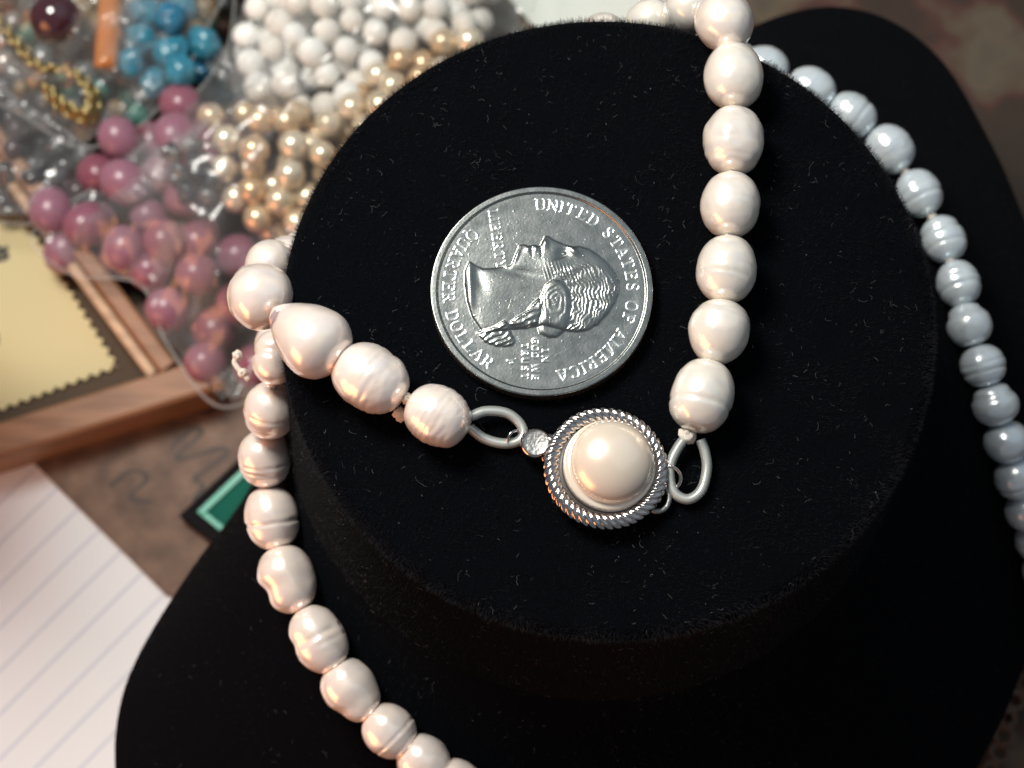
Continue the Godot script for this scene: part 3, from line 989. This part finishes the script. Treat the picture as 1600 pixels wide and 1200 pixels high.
func clasp(t: Node3D) -> void:
	var silver := mat(lin(0.46, 0.425, 0.41), 0.15, 1.0)
	var dull := mat(lin(0.66, 0.66, 0.63), 0.42, 0.8)
	var pitted := mat(lin(0.33, 0.33, 0.32), 0.5, 1.0)
	pitted.heightmap_enabled = true
	pitted.heightmap_texture = noise_tex(0.03, 77, [], 2, 256)
	pitted.heightmap_scale = 0.006
	pitted.uv1_triplanar = true
	pitted.uv1_scale = Vector3.ONE * 200.0
	var c := Vector3(-0.75, 0.0, 18.35)
	var lean := Vector3(0.05, 1.0, -0.02).normalized()
	var o := thing_part("clasp", t, c)
	# cup under the pearl
	part("cup", lathe(PackedVector2Array([Vector2(0.1, 0.25), Vector2(4.6, 0.25), Vector2(5.7, 0.8), Vector2(6.0, 1.7), Vector2(5.5, 2.15), Vector2(5.15, 2.0), Vector2(5.1, 1.5), Vector2(0.1, 1.5)]), 90, c, lean), silver, o)
	# rope border: slanting bead-like strands round a ring
	var s := Shape.new()
	var n := 560
	var q := Basis(Quaternion(Vector3.UP, lean))
	for i in n:
		var a := TAU * i / n
		for j in 22:
			var b := TAU * j / 22.0
			var m := 0.54 + 0.22 * pow(absf(cos(0.5 * (46.0 * a - 5.0 * b))), 0.7)
			s.v.append(c + q * Vector3((5.78 + 1.12 * m * cos(b)) * cos(a), 2.0 + m * 0.9 * sin(b), (5.78 + 1.12 * m * cos(b)) * sin(a)))
	s.rows(n, 22, true, true)
	part("rope_border", s, silver, o)
	# domed pearl on its flange
	var prof := PackedVector2Array()
	for p in [[4.9, 1.6], [4.9, 2.15], [4.84, 2.36], [4.72, 2.44], [4.55, 2.42], [4.50, 2.40]]:
		prof.append(Vector2(p[0], p[1]))
	for k in 25:
		var a := PI / 2.0 * k / 24.0
		prof.append(Vector2(maxf(4.48 * cos(a), 0.02), 2.5 + 3.3 * sin(a)))
	s = lathe(prof, 96, c, lean)
	for i in s.v.size():
		s.v[i] += Vector3(0.36, 0, -0.30) + (Vector3(0.22, 0, -0.2) if i >= 96 * 5 else Vector3.ZERO)
	for p in s.v:
		s.c.append(Color(0.80, 0.68, 0.56))
	part("domed_pearl", s, pearl_mat, o)
	# rivet and its shoulder at the tongue end
	var rv := Vector3(-8.0, 0.0, 15.6)
	part("rivet", lathe(PackedVector2Array([Vector2(0.02, 0.2), Vector2(1.65, 0.2), Vector2(1.7, 1.7), Vector2(1.6, 2.1), Vector2(1.35, 2.24)]), 40, rv), silver, o)
	part("rivet_head", lathe(PackedVector2Array([Vector2(1.36, 2.23), Vector2(1.1, 2.12), Vector2(0.02, 2.08)]), 40, rv), pitted, o, true, true)
	var sh := PackedVector3Array([rv + Vector3(0.6, 1.0, -0.5), rv + Vector3(1.6, 1.4, -0.35), rv + Vector3(2.9, 1.4, 0.35)])
	part("tongue", tube(smooth_path(sh, 4), 0.85, 14), silver, o)
	var sh2 := PackedVector3Array([rv + Vector3(0.9, 0.8, 1.2), rv + Vector3(1.7, 0.9, 2.6), rv + Vector3(3.0, 1.0, 5.0), rv + Vector3(4.4, 0.9, 6.4)])
	part("tongue_edge", tube(smooth_path(sh2, 6), 0.5, 12), silver, o)
	# little wire rings to either side
	part("jump_ring", wire_ring(Vector3(-10.2, 1.1, 14.9), 0.9, 0.15, Vector3(0.5, 0.6, 0.5)), silver, o)
	part("jump_ring", wire_ring(Vector3(6.0, 1.3, 19.2), 1.25, 0.2, Vector3(-0.3, 0.9, 0.35)), silver, o)
	var hk := PackedVector3Array([Vector3(3.6, 0.8, 22.2), Vector3(4.6, 0.9, 22.7), Vector3(5.6, 0.9, 22.3), Vector3(6.0, 0.9, 21.2), Vector3(5.6, 0.9, 20.2), Vector3(4.9, 0.9, 20.0)])
	part("hook", tube(smooth_path(hk, 5), 0.3, 10), pitted, o)
	# the two loops of silvery covered wire that hold the strand
	var a1 := PackedVector3Array([Vector3(-14.9, 1.9, 12.7), Vector3(-13.3, 1.7, 12.05), Vector3(-11.2, 1.4, 12.15), Vector3(-9.85, 1.1, 13.0), Vector3(-9.3, 1.0, 14.15), Vector3(-9.8, 0.95, 15.1), Vector3(-11.4, 0.95, 15.4), Vector3(-13.4, 1.1, 14.9), Vector3(-15.0, 1.5, 13.8)])
	var a2 := PackedVector3Array([Vector3(7.9, 2.1, 14.9), Vector3(7.0, 1.7, 16.0), Vector3(6.2, 1.4, 17.7), Vector3(6.15, 1.1, 19.7), Vector3(6.8, 1.0, 21.0), Vector3(8.1, 1.0, 21.4), Vector3(9.4, 1.1, 20.4), Vector3(10.0, 1.3, 18.2), Vector3(9.8, 1.6, 16.4), Vector3(9.35, 1.9, 15.2)])
	for a in [a1, a2]:
		var w := thing_part("wire_loop", t, a[0])
		part("core", coil(smooth_path(a, 26), 0.36), dull, w)
		var clear := mat(Color(0.80, 0.82, 0.80, 0.30), 0.12, 0.0, 0.5)
		clear.transparency = BaseMaterial3D.TRANSPARENCY_ALPHA
		part("sleeve", tube(smooth_path(a, 10), 0.55, 16), clear, w)

# fine wire wound in a close coil along a path: a tube with narrow turns
func coil(path: PackedVector3Array, r: float) -> Shape:
	var s := Shape.new()
	var side := Vector3.ZERO
	for i in path.size():
		var tg := (path[mini(i + 1, path.size() - 1)] - path[maxi(i - 1, 0)]).normalized()
		if side == Vector3.ZERO:
			side = tg.cross(Vector3.UP).normalized()
		side = (side - tg * side.dot(tg)).normalized()
		var other := tg.cross(side)
		for j in 14:
			var a := TAU * j / 14.0
			s.v.append(path[i] + (side * cos(a) + other * sin(a)) * (r + (0.03 if i % 2 == 0 else -0.03)))
	s.rows(path.size(), 14, true)
	return s

func wire_ring(at: Vector3, r: float, w: float, axis: Vector3) -> Shape:
	var q := Basis(Quaternion(Vector3.UP, axis.normalized()))
	var pts := PackedVector3Array()
	for i in 28:
		var a := TAU * i / 28.0
		pts.append(at + q * Vector3(r * cos(a), 0, r * sin(a)))
	return tube(pts, w, 10, true)

func thing_part(called: String, parent: Node3D, at: Vector3) -> Node3D:
	var o := Node3D.new()
	o.name = called
	parent.add_child(o, true)
	o.position = at * MM - base_of(parent) * MM
	return o

# ------------------------------------------------------------------ tray, card, papers
func v2(xy: Array) -> PackedVector2Array:
	var out := PackedVector2Array()
	for i in range(0, xy.size(), 2):
		out.append(Vector2(xy[i], xy[i + 1]))
	return out

func wood_material(seed_: int, c: Color, turn := 0.0) -> StandardMaterial3D:
	var m := mat(Color.WHITE, 0.5, 0.0, 0.4)
	m.albedo_texture = noise_tex(0.012, seed_, [[0.0, Color(c.r * 0.8, c.g * 0.77, c.b * 0.74)], [0.5, c], [1.0, Color(c.r * 1.1, c.g * 1.1, c.b * 1.1)]], 4)
	m.uv1_triplanar = true
	m.uv1_world_triplanar = true
	m.uv1_scale = Vector3(6.0, 30.0, 45.0)
	return m

func tray_and_papers() -> void:
	# ruled sheet under everything
	var e := Vector2(27.3, 25.4).normalized()      # along its visible edge
	var d := Vector2(-e.y, e.x)                    # into the sheet, towards the viewer
	var a0 := Vector2(-101.2, -11.7) - e * 60.0
	var size := Vector2(150.0, 125.0)
	var img := Image.create(1024, 1024, false, Image.FORMAT_RGB8)
	img.fill(lin(0.74, 0.785, 0.83))
	for y in range(60, 1024, 40):
		img.fill_rect(Rect2i(y, 0, 4, 1024), lin(0.56, 0.62, 0.71))
	var paper := mat(Color.WHITE, 0.75, 0.0, 0.35)
	paper.albedo_texture = ImageTexture.create_from_image(img)
	var s := Shape.new()
	for i in 31:
		for j in 31:
			var p := a0 + e * size.x * j / 30.0 + d * size.y * i / 30.0
			var lift := 0.45 * maxf(0.0, noise.get_noise_2d(p.x * 0.03, p.y * 0.03)) + 0.25
			s.v.append(Vector3(p.x, TABLE + 0.6 + lift, p.y))
			s.uv.append(Vector2(j / 30.0, i / 30.0))
	s.rows(31, 31)
	var sheet := put("ruled_paper", build(s, true, true), paper, self)
	tag(sheet, "white sheet of blue-ruled paper beside the lower corner of the bust", "paper")
	# brown envelope with a scrawl
	var kraft := mat(Color.WHITE, 0.55, 0.0, 0.4)
	kraft.albedo_texture = noise_tex(0.02, 53, [[0.0, lin(0.075, 0.042, 0.028)], [0.5, lin(0.125, 0.074, 0.048)], [1.0, lin(0.19, 0.118, 0.078)]], 4)
	kraft.uv1_triplanar = true
	kraft.uv1_scale = Vector3.ONE * 14.0
	var env_ := thing("brown_envelope", "brown card sleeve with scribbled marks between the wooden tray and the bust", "envelope", Vector3(-80, TABLE, -5))
	part("sleeve", slab(v2([-101.4, -11.2, -74.0, 14.4, -48.0, 14.0, -30.0, -20.0, -70.0, -50.0, -104.0, -30.0]), TABLE + 1.4, TABLE + 2.0, 0.15), kraft, env_, false)
	var ink := mat(lin(0.045, 0.027, 0.02), 0.6)
	for st in [[-75.0, -13.5, -71.2, -17.0, -69.5, -16.2, -73.8, -11.6, -70.6, -11.8, -66.2, -13.2, -64.2, -12.6, -68.0, -9.2, -70.0, -7.4, -68.4, -6.0, -70.2, -3.4], [-71.0, -22.6, -69.8, -20.4, -67.5, -20.9, -67.3, -22.2], [-75.8, -23.4, -74.0, -22.2, -72.8, -23.2], [-86, -6, -82, -9, -79, -7.5, -82, -4, -78, -3]]:
		var pts := PackedVector3Array()
		for i in range(0, st.size(), 2):
			pts.append(Vector3(st[i], TABLE + 2.0, st[i + 1]))
		var path := smooth_path(pts, 6)
		s = Shape.new()
		for i in path.size():
			var tg := (path[mini(i + 1, path.size() - 1)] - path[maxi(i - 1, 0)]).normalized()
			var w := tg.cross(Vector3.UP) * (0.45 + 0.15 * sin(i * 0.7))
			s.v.append(path[i] - w + Vector3(0, 0.03 + 0.002 * i, 0))
			s.v.append(path[i] + w + Vector3(0, 0.03 + 0.002 * i, 0))
		s.rows(path.size(), 2)
		part("pen_stroke", s, ink, env_, true, true)
	# small dark box with a green panel
	var gb := thing("green_panel_box", "small black box with a bright green edged panel beside the bust", "box", Vector3(-58, TABLE + 2, -2))
	var black := mat(lin(0.006, 0.006, 0.007), 0.6, 0.0, 0.15)
	var g1 := mat(lin(0.03, 0.36, 0.26), 0.4)
	var g2 := mat(lin(0.004, 0.10, 0.07), 0.5, 0.0, 0.15)
	var gx := Vector2(9.2, -9.4).normalized()
	var gy := Vector2(4.9, 3.8).normalized()
	var g0 := Vector2(-68.4, -0.3)
	var rect := func(o: Vector2, w: float, h: float) -> PackedVector2Array: return PackedVector2Array([o, o + gx * w, o + gx * w + gy * h, o + gy * h])
	part("case", slab(rect.call(g0 - gx * 2.6 - gy * 2.2, 34.0, 17.0), TABLE + 2.1, -114.6, 0.3), black, gb, false)
	part("panel", slab(rect.call(g0 + gx * 1.0 + gy * 1.0, 26.0, 11.0), -114.7, -114.2, 0.1), g2, gb, false)
	for q in [[g0, 28.0, 1.15], [g0 + gy * 12.0, 28.0, 1.15]]:
		part("panel_edge", slab(rect.call(q[0], q[1], q[2]), -114.72, -113.7, 0.25), g1, gb, false)
	part("panel_edge", slab(rect.call(g0 + gy * 1.16, 1.0, 10.8), -114.73, -113.72, 0.25), g1, gb, false)
	# wooden tray
	var tr := thing("wooden_tray", "shallow light wood tray with a dark lining holding a yellow card", "tray", Vector3(-120, TABLE, -40))
	var wood := wood_material(41, lin(0.27, 0.135, 0.072))
	var wood2 := wood_material(43, lin(0.50, 0.32, 0.20))
	var corner := Vector3(-71.5, TABLE + 2.2, -24.5)
	var along := Vector3(-28.6, 0, 9.6).normalized()
	var back := Vector3(-19.5, 0, -25.0).normalized()
	part("front_rail", bar(corner - along * 4.0 + back * -1.0, corner + along * 92.0 + back * -1.0, 6.4, 10.0), wood, tr, false)
	part("side_rail", bar(corner + back * 3.0 + along * 1.0, corner + back * 95.0 + along * 1.0, 3.4, 9.6), wood, tr, false)
	part("side_rail", bar(corner + back * 3.0 + along * 4.2, corner + back * 95.0 + along * 4.2, 2.0, 8.4, 0.4), wood2, tr, false)
	# leaning board added out of view to cast shade on the ruled sheet
	s = Shape.new()
	for k in 2:
		for q in [Vector3(-132, -116, -44), Vector3(-142, -116, -14), Vector3(-114, 2, -18), Vector3(-101, 2, -40)]:
			s.v.append(q + Vector3(-3.0 * k, 0.6 * k, -1.0 * k))
	s.quad(0, 1, 2, 3)
	s.quad(7, 6, 5, 4)
	for j in 4:
		s.quad(j, j + 4, (j + 1) % 4 + 4, (j + 1) % 4)
	part("added_shade_board", s, wood, tr, false)
	var lining := mat(lin(0.075, 0.05, 0.032), 0.9)
	var lc := Vector2(corner.x, corner.z)
	var al := Vector2(along.x, along.z)
	var bk := Vector2(back.x, back.z)
	part("lining", slab(PackedVector2Array([lc + al * 4.0 + bk * 2.0, lc + al * 60.0 + bk * 2.0, lc + al * 60.0 + bk * 92.0, lc + al * 4.0 + bk * 92.0]), TABLE + 2.1, TABLE + 2.6), lining, tr, false)
	# yellow card with pinked edges
	var cd := thing("yellow_card", "pale yellow card with zigzag cut edges lying in the wooden tray", "card", Vector3(-100, TABLE + 2.6, -35))
	var poly := PackedVector2Array()
	var k0 := Vector2(-85.2, -28.9)
	var e1 := (Vector2(-107.6, -20.0) - k0).normalized()
	var e2 := (Vector2(-103.5, -55.9) - k0).normalized()
	var teeth := 18
	for i in teeth:
		poly.append(k0 + e1 * 2.3 * i)
		poly.append(k0 + e1 * (2.3 * i + 1.15) + e2 * 1.0)
	var far_ := k0 + e1 * 2.3 * teeth
	poly.append(far_)
	poly.append(far_ + e2 * 2.3 * teeth)
	for i in range(teeth, 0, -1):
		poly.append(k0 + e2 * 2.3 * i)
		poly.append(k0 + e2 * (2.3 * i - 1.15) + e1 * 1.0)
	var yellow := mat(lin(0.54, 0.455, 0.235), 0.6)
	part("card_face", slab(poly, TABLE + 2.9, TABLE + 3.4, 0.05), yellow, cd, false)
	var dark := mat(lin(0.012, 0.012, 0.01), 0.6)
	for st in [[-112.6, -54.5, -109.1, -51.6, -111.5, -51.0, -109.2, -53.6], [-111.6, -37.8, -109.8, -35.6, -109.7, -33.0, -111.2, -31.4]]:
		var pts := PackedVector3Array()
		for i in range(0, st.size(), 2):
			pts.append(Vector3(st[i], TABLE + 3.41, st[i + 1]))
		var path := smooth_path(pts, 5)
		s = Shape.new()
		for i in path.size():
			var tg := (path[mini(i + 1, path.size() - 1)] - path[maxi(i - 1, 0)]).normalized()
			var w := tg.cross(Vector3.UP) * 0.5
			s.v.append(path[i] - w + Vector3(0, 0.02 + 0.002 * i, 0))
			s.v.append(path[i] + w + Vector3(0, 0.02 + 0.002 * i, 0))
		s.rows(path.size(), 2)
		part("pen_stroke", s, dark, cd, true, true)
	# pale sheet behind the neck
	var pale := mat(lin(0.72, 0.75, 0.68), 0.6)
	var ps := put("pale_sheet", build(slab(v2([-20, -121, -1.5, -98, 2, -80, 34, -86, 30, -170, -20, -170]), TABLE + 0.5, TABLE + 1.0, 0.1), false), pale, self)
	tag(ps, "plain pale grey sheet of card behind the top of the bust", "card")
	# bit of chain by the edge of the bust
	var ch := thing("bead_chain", "dull tan bead chain on the table beside the lower edge of the bust", "chain", Vector3(77, TABLE, 38))
	var tan_ := mat(lin(0.10, 0.062, 0.042), 0.5, 0.2)
	for i in 10:
		var p := Vector3(85.2 - 1.55 * i + 0.5 * sin(i * 1.3), TABLE + 1.6, 24.0 + 3.1 * i)
		part("link", wire_ring(p, 1.5, 0.55, Vector3(0.4 * sin(i * 2.1), 1.0, 0.4 * cos(i * 1.7))), tan_, ch)

# ------------------------------------------------------------------ bags of beads
func inside(poly: PackedVector2Array, p: Vector2) -> bool:
	return Geometry2D.is_point_in_polygon(p, poly)

func edge_distance(poly: PackedVector2Array, p: Vector2) -> float:
	var best := 1e9
	for i in poly.size():
		best = minf(best, p.distance_to(Geometry2D.get_closest_point_to_segment(p, poly[i], poly[(i + 1) % poly.size()])))
	return best

func mound(poly: PackedVector2Array, p: Vector2, low: float, high: float, reach := 22.0) -> float:
	return lerpf(low, high, smoothstep(0.0, 1.0, edge_distance(poly, p) / reach)) + 1.6 * noise.get_noise_2d(p.x * 0.09, p.y * 0.09)

func heap(t: Node3D, part_name: String, poly: PackedVector2Array, low: float, high: float, r: float, spread: float, meshes: Array, mats: Array, most: int) -> void:
	var lo := poly[0]
	var hi := poly[0]
	for p in poly:
		lo = lo.min(p)
		hi = hi.max(p)
	var o := base_of(t)
	var placed: Array[Vector3] = []
	for layer in 3:
		var here: Array[Vector3] = []
		for tries in 2200:
			if placed.size() >= most:
				break
			var p := Vector2(rng.randf_range(lo.x, hi.x), rng.randf_range(lo.y, hi.y))
			if not inside(poly, p):
				continue
			var k := rng.randf_range(1.0 - spread, 1.0 + spread)
			var q := Vector3(p.x, mound(poly, p, low, high) - layer * r * 1.1 + rng.randf_range(-0.25, 0.25) * r, p.y)
			q.y = maxf(q.y, TABLE + 3.0 + r)
			var ok := true
			for other in placed:
				if q.distance_to(other) < r * 1.86:
					ok = false
					break
			if not ok:
				continue
			placed.append(q)
			var b := Basis.from_euler(Vector3(rng.randf() * TAU, rng.randf() * TAU, rng.randf() * TAU)).scaled(Vector3.ONE * k)
			put(part_name, meshes[rng.randi() % meshes.size()], mats[rng.randi() % mats.size()], t, Transform3D(b, (q - o) * MM))

func bead(r: float, squash := 1.0, lumpy := 0.0, seed_ := 1, n := 24) -> ArrayMesh:
	var s := Shape.new()
	for i in n / 2 + 1:
		var a := PI * i / (n / 2)
		for j in n:
			var b := TAU * j / n
			var d := Vector3(sin(a) * cos(b), cos(a), sin(a) * sin(b))
			var k := 1.0 + lumpy * noise.get_noise_3dv(d * 1.5 + Vector3.ONE * seed_ * 5.1)
			s.v.append(Vector3(d.x, d.y * squash, d.z) * r * k)
	s.rows(n / 2 + 1, n, true)
	return build(s)

func film(called: String, label: String, poly: PackedVector2Array, low: float, high: float, folds: float, seed_: int, folded := []) -> void:
	var t := thing(called, label, "plastic bag", Vector3(poly[0].x, TABLE, poly[0].y), "clear bags of loose beads")
	var clear := mat(Color(0.97, 0.98, 0.98, 0.06), 0.2, 0.0, 0.6)
	clear.transparency = BaseMaterial3D.TRANSPARENCY_ALPHA
	var lo := poly[0]
	var hi := poly[0]
	for p in poly:
		lo = lo.min(p)
		hi = hi.max(p)
	var f := FastNoiseLite.new()
	f.seed = seed_
	f.frequency = 0.05
	f.fractal_type = FastNoiseLite.FRACTAL_RIDGED
	f.fractal_octaves = 1
	var s := Shape.new()
	var nx := 130
	var ok := PackedByteArray()
	for i in nx:
		for j in nx:
			var p := Vector2(lerpf(lo.x, hi.x, j / (nx - 1.0)), lerpf(lo.y, hi.y, i / (nx - 1.0)))
			var inn := inside(poly, p)
			ok.append(1 if inn else 0)
			var fold := f.get_noise_2d((p.x + p.y) * 1.0 + 2.0 * noise.get_noise_2d(p.x * 0.05, p.y * 0.05), (p.x - p.y) * 0.28)
			var y := mound(poly, p, low, high, 18.0) + folds * (fold + 0.3) + 0.15 * noise.get_noise_2d(p.x * 0.3, p.y * 0.3 + seed_)
			s.v.append(Vector3(p.x, maxf(y, TABLE + 3.5), p.y))
	for i in nx - 1:
		for j in nx - 1:
			if ok[i * nx + j] and ok[i * nx + j + 1] and ok[(i + 1) * nx + j] and ok[(i + 1) * nx + j + 1]:
				s.quad(i * nx + j, i * nx + j + 1, (i + 1) * nx + j + 1, (i + 1) * nx + j)
	part("film", s, clear, t, true, true)
	# stiff folds standing up from the film, [x, z, x, z, half width, height]
	for c in folded:
		var a := Vector2(c[0], c[1])
		var b := Vector2(c[2], c[3])
		var cross := (b - a).orthogonal().normalized()
		s = Shape.new()
		for i in 25:
			var k := i / 24.0
			var w: float = 1.9 * float(c[4]) * sqrt(maxf(0.02, sin(PI * (0.04 + 0.92 * k)))) * (1.0 + 0.3 * noise.get_noise_2d(k * 4.0, c[0]))
			var mid := a.lerp(b, k) + cross * (1.6 * noise.get_noise_2d(k * 2.2, float(c[1])))
			for j in 13:
				var g := PI * j / 12.0
				var p := mid + cross * cos(g) * w
				s.v.append(Vector3(p.x, maxf(mound(poly, mid, low, high, 18.0), TABLE + 3.5) + 0.6 + sin(g) * 0.55 * float(c[5]) * minf(1.0, w / float(c[4])) + 0.3 * noise.get_noise_2d(p.x * 0.8, p.y * 0.8), p.y))
		s.rows(25, 13)
		part("fold", s, clear, t, true, true)
	var seam := mat(lin(0.62, 0.62, 0.60, 0.14), 0.3, 0.0, 0.5)
	seam.transparency = BaseMaterial3D.TRANSPARENCY_ALPHA
	var pts := PackedVector3Array()
	for p in poly:
		pts.append(Vector3(p.x, maxf(mound(poly, p, low, high, 18.0) + 0.3, TABLE + 3.5), p.y))
	part("seam", tube(smooth_path(pts, 8, true), 0.35, 8, true), seam, t)

func bags() -> void:
	# gold-coloured pearl beads
	var gold: Array = []
	for c in [lin(0.78, 0.59, 0.37), lin(0.80, 0.66, 0.46), lin(0.68, 0.46, 0.25), lin(0.84, 0.73, 0.55)]:
		var m := mat(c, 0.24, 0.5, 0.8)
		m.clearcoat_enabled = true
		m.clearcoat = 1.0
		m.clearcoat_roughness = 0.1
		gold.append(m)
	var t := thing("gold_bead_strand", "tangled strand of glossy gold pearl beads in the clear bag", "bead strand", Vector3(-50, TABLE, -65))
	heap(t, "bead", v2([-70, -76, -68, -62, -58, -54, -48, -50, -34, -66, -14, -84, -18, -94, -32, -90, -46, -76, -58, -79]), -104, -97, 2.75, 0.08, [bead(2.75)], gold, 170)
	# matt white beads
	var white: Array = []
	for c in [lin(0.82, 0.81, 0.76), lin(0.86, 0.86, 0.82), lin(0.80, 0.76, 0.69)]:
		white.append(mat(c, 0.45, 0.0, 0.4))
	t = thing("white_bead_strand", "heap of matt white beads in the clear bag behind the gold ones", "bead strand", Vector3(-42, TABLE, -95))
	heap(t, "bead", v2([-63, -82, -58, -80, -46, -77, -32, -91, -18, -95, -14, -108, -60, -112, -64, -98]), -106, -98, 2.6, 0.12, [bead(2.6)], white, 210)
	# purple beads
	var purple: Array = []
	for c in [lin(0.24, 0.088, 0.128), lin(0.27, 0.125, 0.175), lin(0.21, 0.065, 0.095)]:
		var m := mat(c, 0.28, 0.0, 0.5)
		m.subsurf_scatter_enabled = true
		m.subsurf_scatter_strength = 0.25
		purple.append(m)
	t = thing("purple_bead_strand", "strand of round translucent purple beads in the clear bag beside the tray", "bead strand", Vector3(-66, TABLE, -40))
	heap(t, "bead", v2([-80, -48, -70, -52, -57, -50, -54, -40, -55, -28, -60, -22, -66, -23, -74, -34]), -109, -99, 4.2, 0.06, [bead(4.2)], purple, 70)
	t = thing("mauve_bead_strand", "mauve barrel beads at the bag's narrow end above the tray", "bead strand", Vector3(-85, TABLE, -62))
	heap(t, "bead", v2([-81, -79, -71, -80, -66, -68, -70, -54, -80, -46, -98, -50, -102, -55]), -107, -100, 3.9, 0.08, [bead(4.0, 1.12)], purple, 60)
	# dark chips between them
	var chip_m := [mat(lin(0.03, 0.033, 0.04), 0.18, 0.0, 0.6), mat(lin(0.08, 0.085, 0.09), 0.15, 0.0, 0.7)]
	t = thing("dark_chip_strand", "strand of glossy dark grey stone chips between the purple and gold beads", "bead strand", Vector3(-71, TABLE, -62))
	heap(t, "chip", v2([-76, -67, -70, -68, -67, -62, -67, -56, -72, -57]), -101, -98, 2.0, 0.2, [bead(2.0, 0.7, 0.5, 3, 12), bead(2.2, 0.8, 0.6, 4, 12)], chip_m, 36)
	film("clear_bag", "clear plastic bag over the gold, white and purple beads behind the bust", v2([-67.3, -89, -86.0, -65, -101, -52.4, -93, -44, -80, -42, -74, -30, -63.3, -18.4, -50, -28, -46, -48.6, -28, -72, -8, -96, -10, -118, -60, -118]), -107, -93.5, 2.0, 21, [[-64, -80, -52, -84, 3.2, 2.6], [-53, -82, -50, -74, 2.0, 1.8], [-84, -65, -73, -70, 3.0, 2.6], [-83, -57, -74, -66, 1.6, 1.6], [-72, -69, -68, -66, 2.2, 1.6], [-70, -87, -66, -90, 2.0, 1.4], [-80, -44, -70, -50, 1.6, 0.6], [-64, -24, -57, -20, 1.2, 1.0], [-30, -104, -16, -100, 1.6, 1.6]])
	# second bag: mixed beads, tube, glass ball, chain
	var blue := [mat(lin(0.02, 0.15, 0.26), 0.25, 0.0, 0.6), mat(lin(0.03, 0.20, 0.29), 0.3, 0.0, 0.6)]
	t = thing("turquoise_bead_strand", "bright turquoise blue nugget beads in the bag at the corner of the table", "bead strand", Vector3(-78, TABLE, -88))
	heap(t, "nugget", v2([-85, -97, -76, -101, -70, -93, -74, -85, -84, -82]), -104, -100, 3.0, 0.15, [bead(3.1, 0.85, 0.3, 8), bead(3.0, 0.9, 0.35, 9)], blue, 16)
	var amber := mat(lin(0.50, 0.17, 0.035), 0.12, 0.0, 0.7)
	var tb := put("amber_tube", build(tube(smooth_path(PackedVector3Array([Vector3(-88.6, -101, -101.5), Vector3(-88.4, -101, -94), Vector3(-88.4, -101.5, -84)]), 8), 2.3, 28)), amber, self)
	tag(tb, "glossy amber orange glass tube bead lying in the mixed bag", "tube bead")
	var glass := mat(lin(0.045, 0.012, 0.018), 0.05, 0.0, 0.9)
	var ball := put("maroon_ball", bead(4.9, 1.0, 0.0, 1, 48), glass, self, Transform3D(Basis(), Vector3(-97.5, -97.5, -92.6) * MM))
	tag(ball, "large dark maroon glass ball among the mixed beads", "bead")
	t = thing("gold_chain", "tarnished gold link chain looped among the mixed beads", "chain", Vector3(-97, TABLE, -84))
	var brass := mat(lin(0.36, 0.29, 0.13), 0.34, 1.0)
	var route := smooth_path(PackedVector3Array([Vector3(-111, -103, -96), Vector3(-106, -102, -90), Vector3(-101, -101, -84.5), Vector3(-95, -101, -83.5), Vector3(-90.5, -101, -79), Vector3(-91, -102, -74.5), Vector3(-96, -102, -76.5), Vector3(-100.5, -102.5, -81)]), 9)
	for i in range(0, route.size() - 1, 2):
		var tg := (route[i + 1] - route[i]).normalized()
		part("link", wire_ring(route[i], 1.35, 0.45, Vector3(tg.z, 1.0 if i % 4 == 0 else 0.15, -tg.x)), brass, t)
	var mixed: Array = [mat(lin(0.03, 0.16, 0.12), 0.2, 0.0, 0.6), mat(lin(0.10, 0.10, 0.09), 0.2, 0.0, 0.6), mat(lin(0.30, 0.29, 0.26), 0.15, 0.6, 0.6), mat(lin(0.22, 0.15, 0.07), 0.3, 0.0, 0.5), mat(lin(0.16, 0.18, 0.18), 0.12, 0.0, 0.7)]
	t = thing("mixed_bead_strand", "jumble of small green, grey and bronze beads in the second bag", "bead strand", Vector3(-95, TABLE, -92))
	heap(t, "bead", v2([-116, -112, -66, -116, -72, -102, -78, -84, -88, -72, -100, -78, -116, -92]), -110, -104, 2.3, 0.25, [bead(2.3, 0.8, 0.3, 11, 16), bead(2.5, 1.1, 0.2, 12, 16)], mixed, 150)
	film("clear_bag", "crumpled clear plastic bag over the mixed beads at the table corner", v2([-124, -128, -66, -122, -70, -96, -80, -77, -92, -70, -104, -76, -122, -90]), -106, -97, 1.6, 34, [[-83.5, -100, -84.5, -88, 1.3, 1.6], [-93, -73, -88, -77, 1.2, 1.2], [-79, -104, -75, -101, 2.0, 1.8], [-98, -103, -92, -104, 1.6, 1.4], [-112, -88, -100, -82, 1.0, 1.2]])
	# third heap, dark crystals
	var smoke: Array = [mat(lin(0.02, 0.022, 0.026), 0.12, 0.0, 0.7), mat(lin(0.05, 0.05, 0.055), 0.2, 0.0, 0.6), mat(lin(0.045, 0.025, 0.03), 0.15, 0.0, 0.6)]
	t = thing("dark_crystal_strand", "heap of dark smoky crystal beads beside the tray's far end", "bead strand", Vector3(-105, TABLE, -72))
	heap(t, "bead", v2([-118, -92, -104, -80, -92, -70, -92, -62, -101, -58, -112, -60, -120, -66]), -110, -105, 2.5, 0.2, [bead(2.5, 0.9, 0.3, 14, 10), bead(2.6, 1.0, 0.3, 15, 10)], smoke, 100)
	film("clear_bag", "grey clear plastic bag over the dark crystal beads at the table's edge", v2([-126, -94, -106, -80, -92, -70, -90, -61, -100, -55, -112, -56, -126, -60]), -108, -100, 2.8, 55)
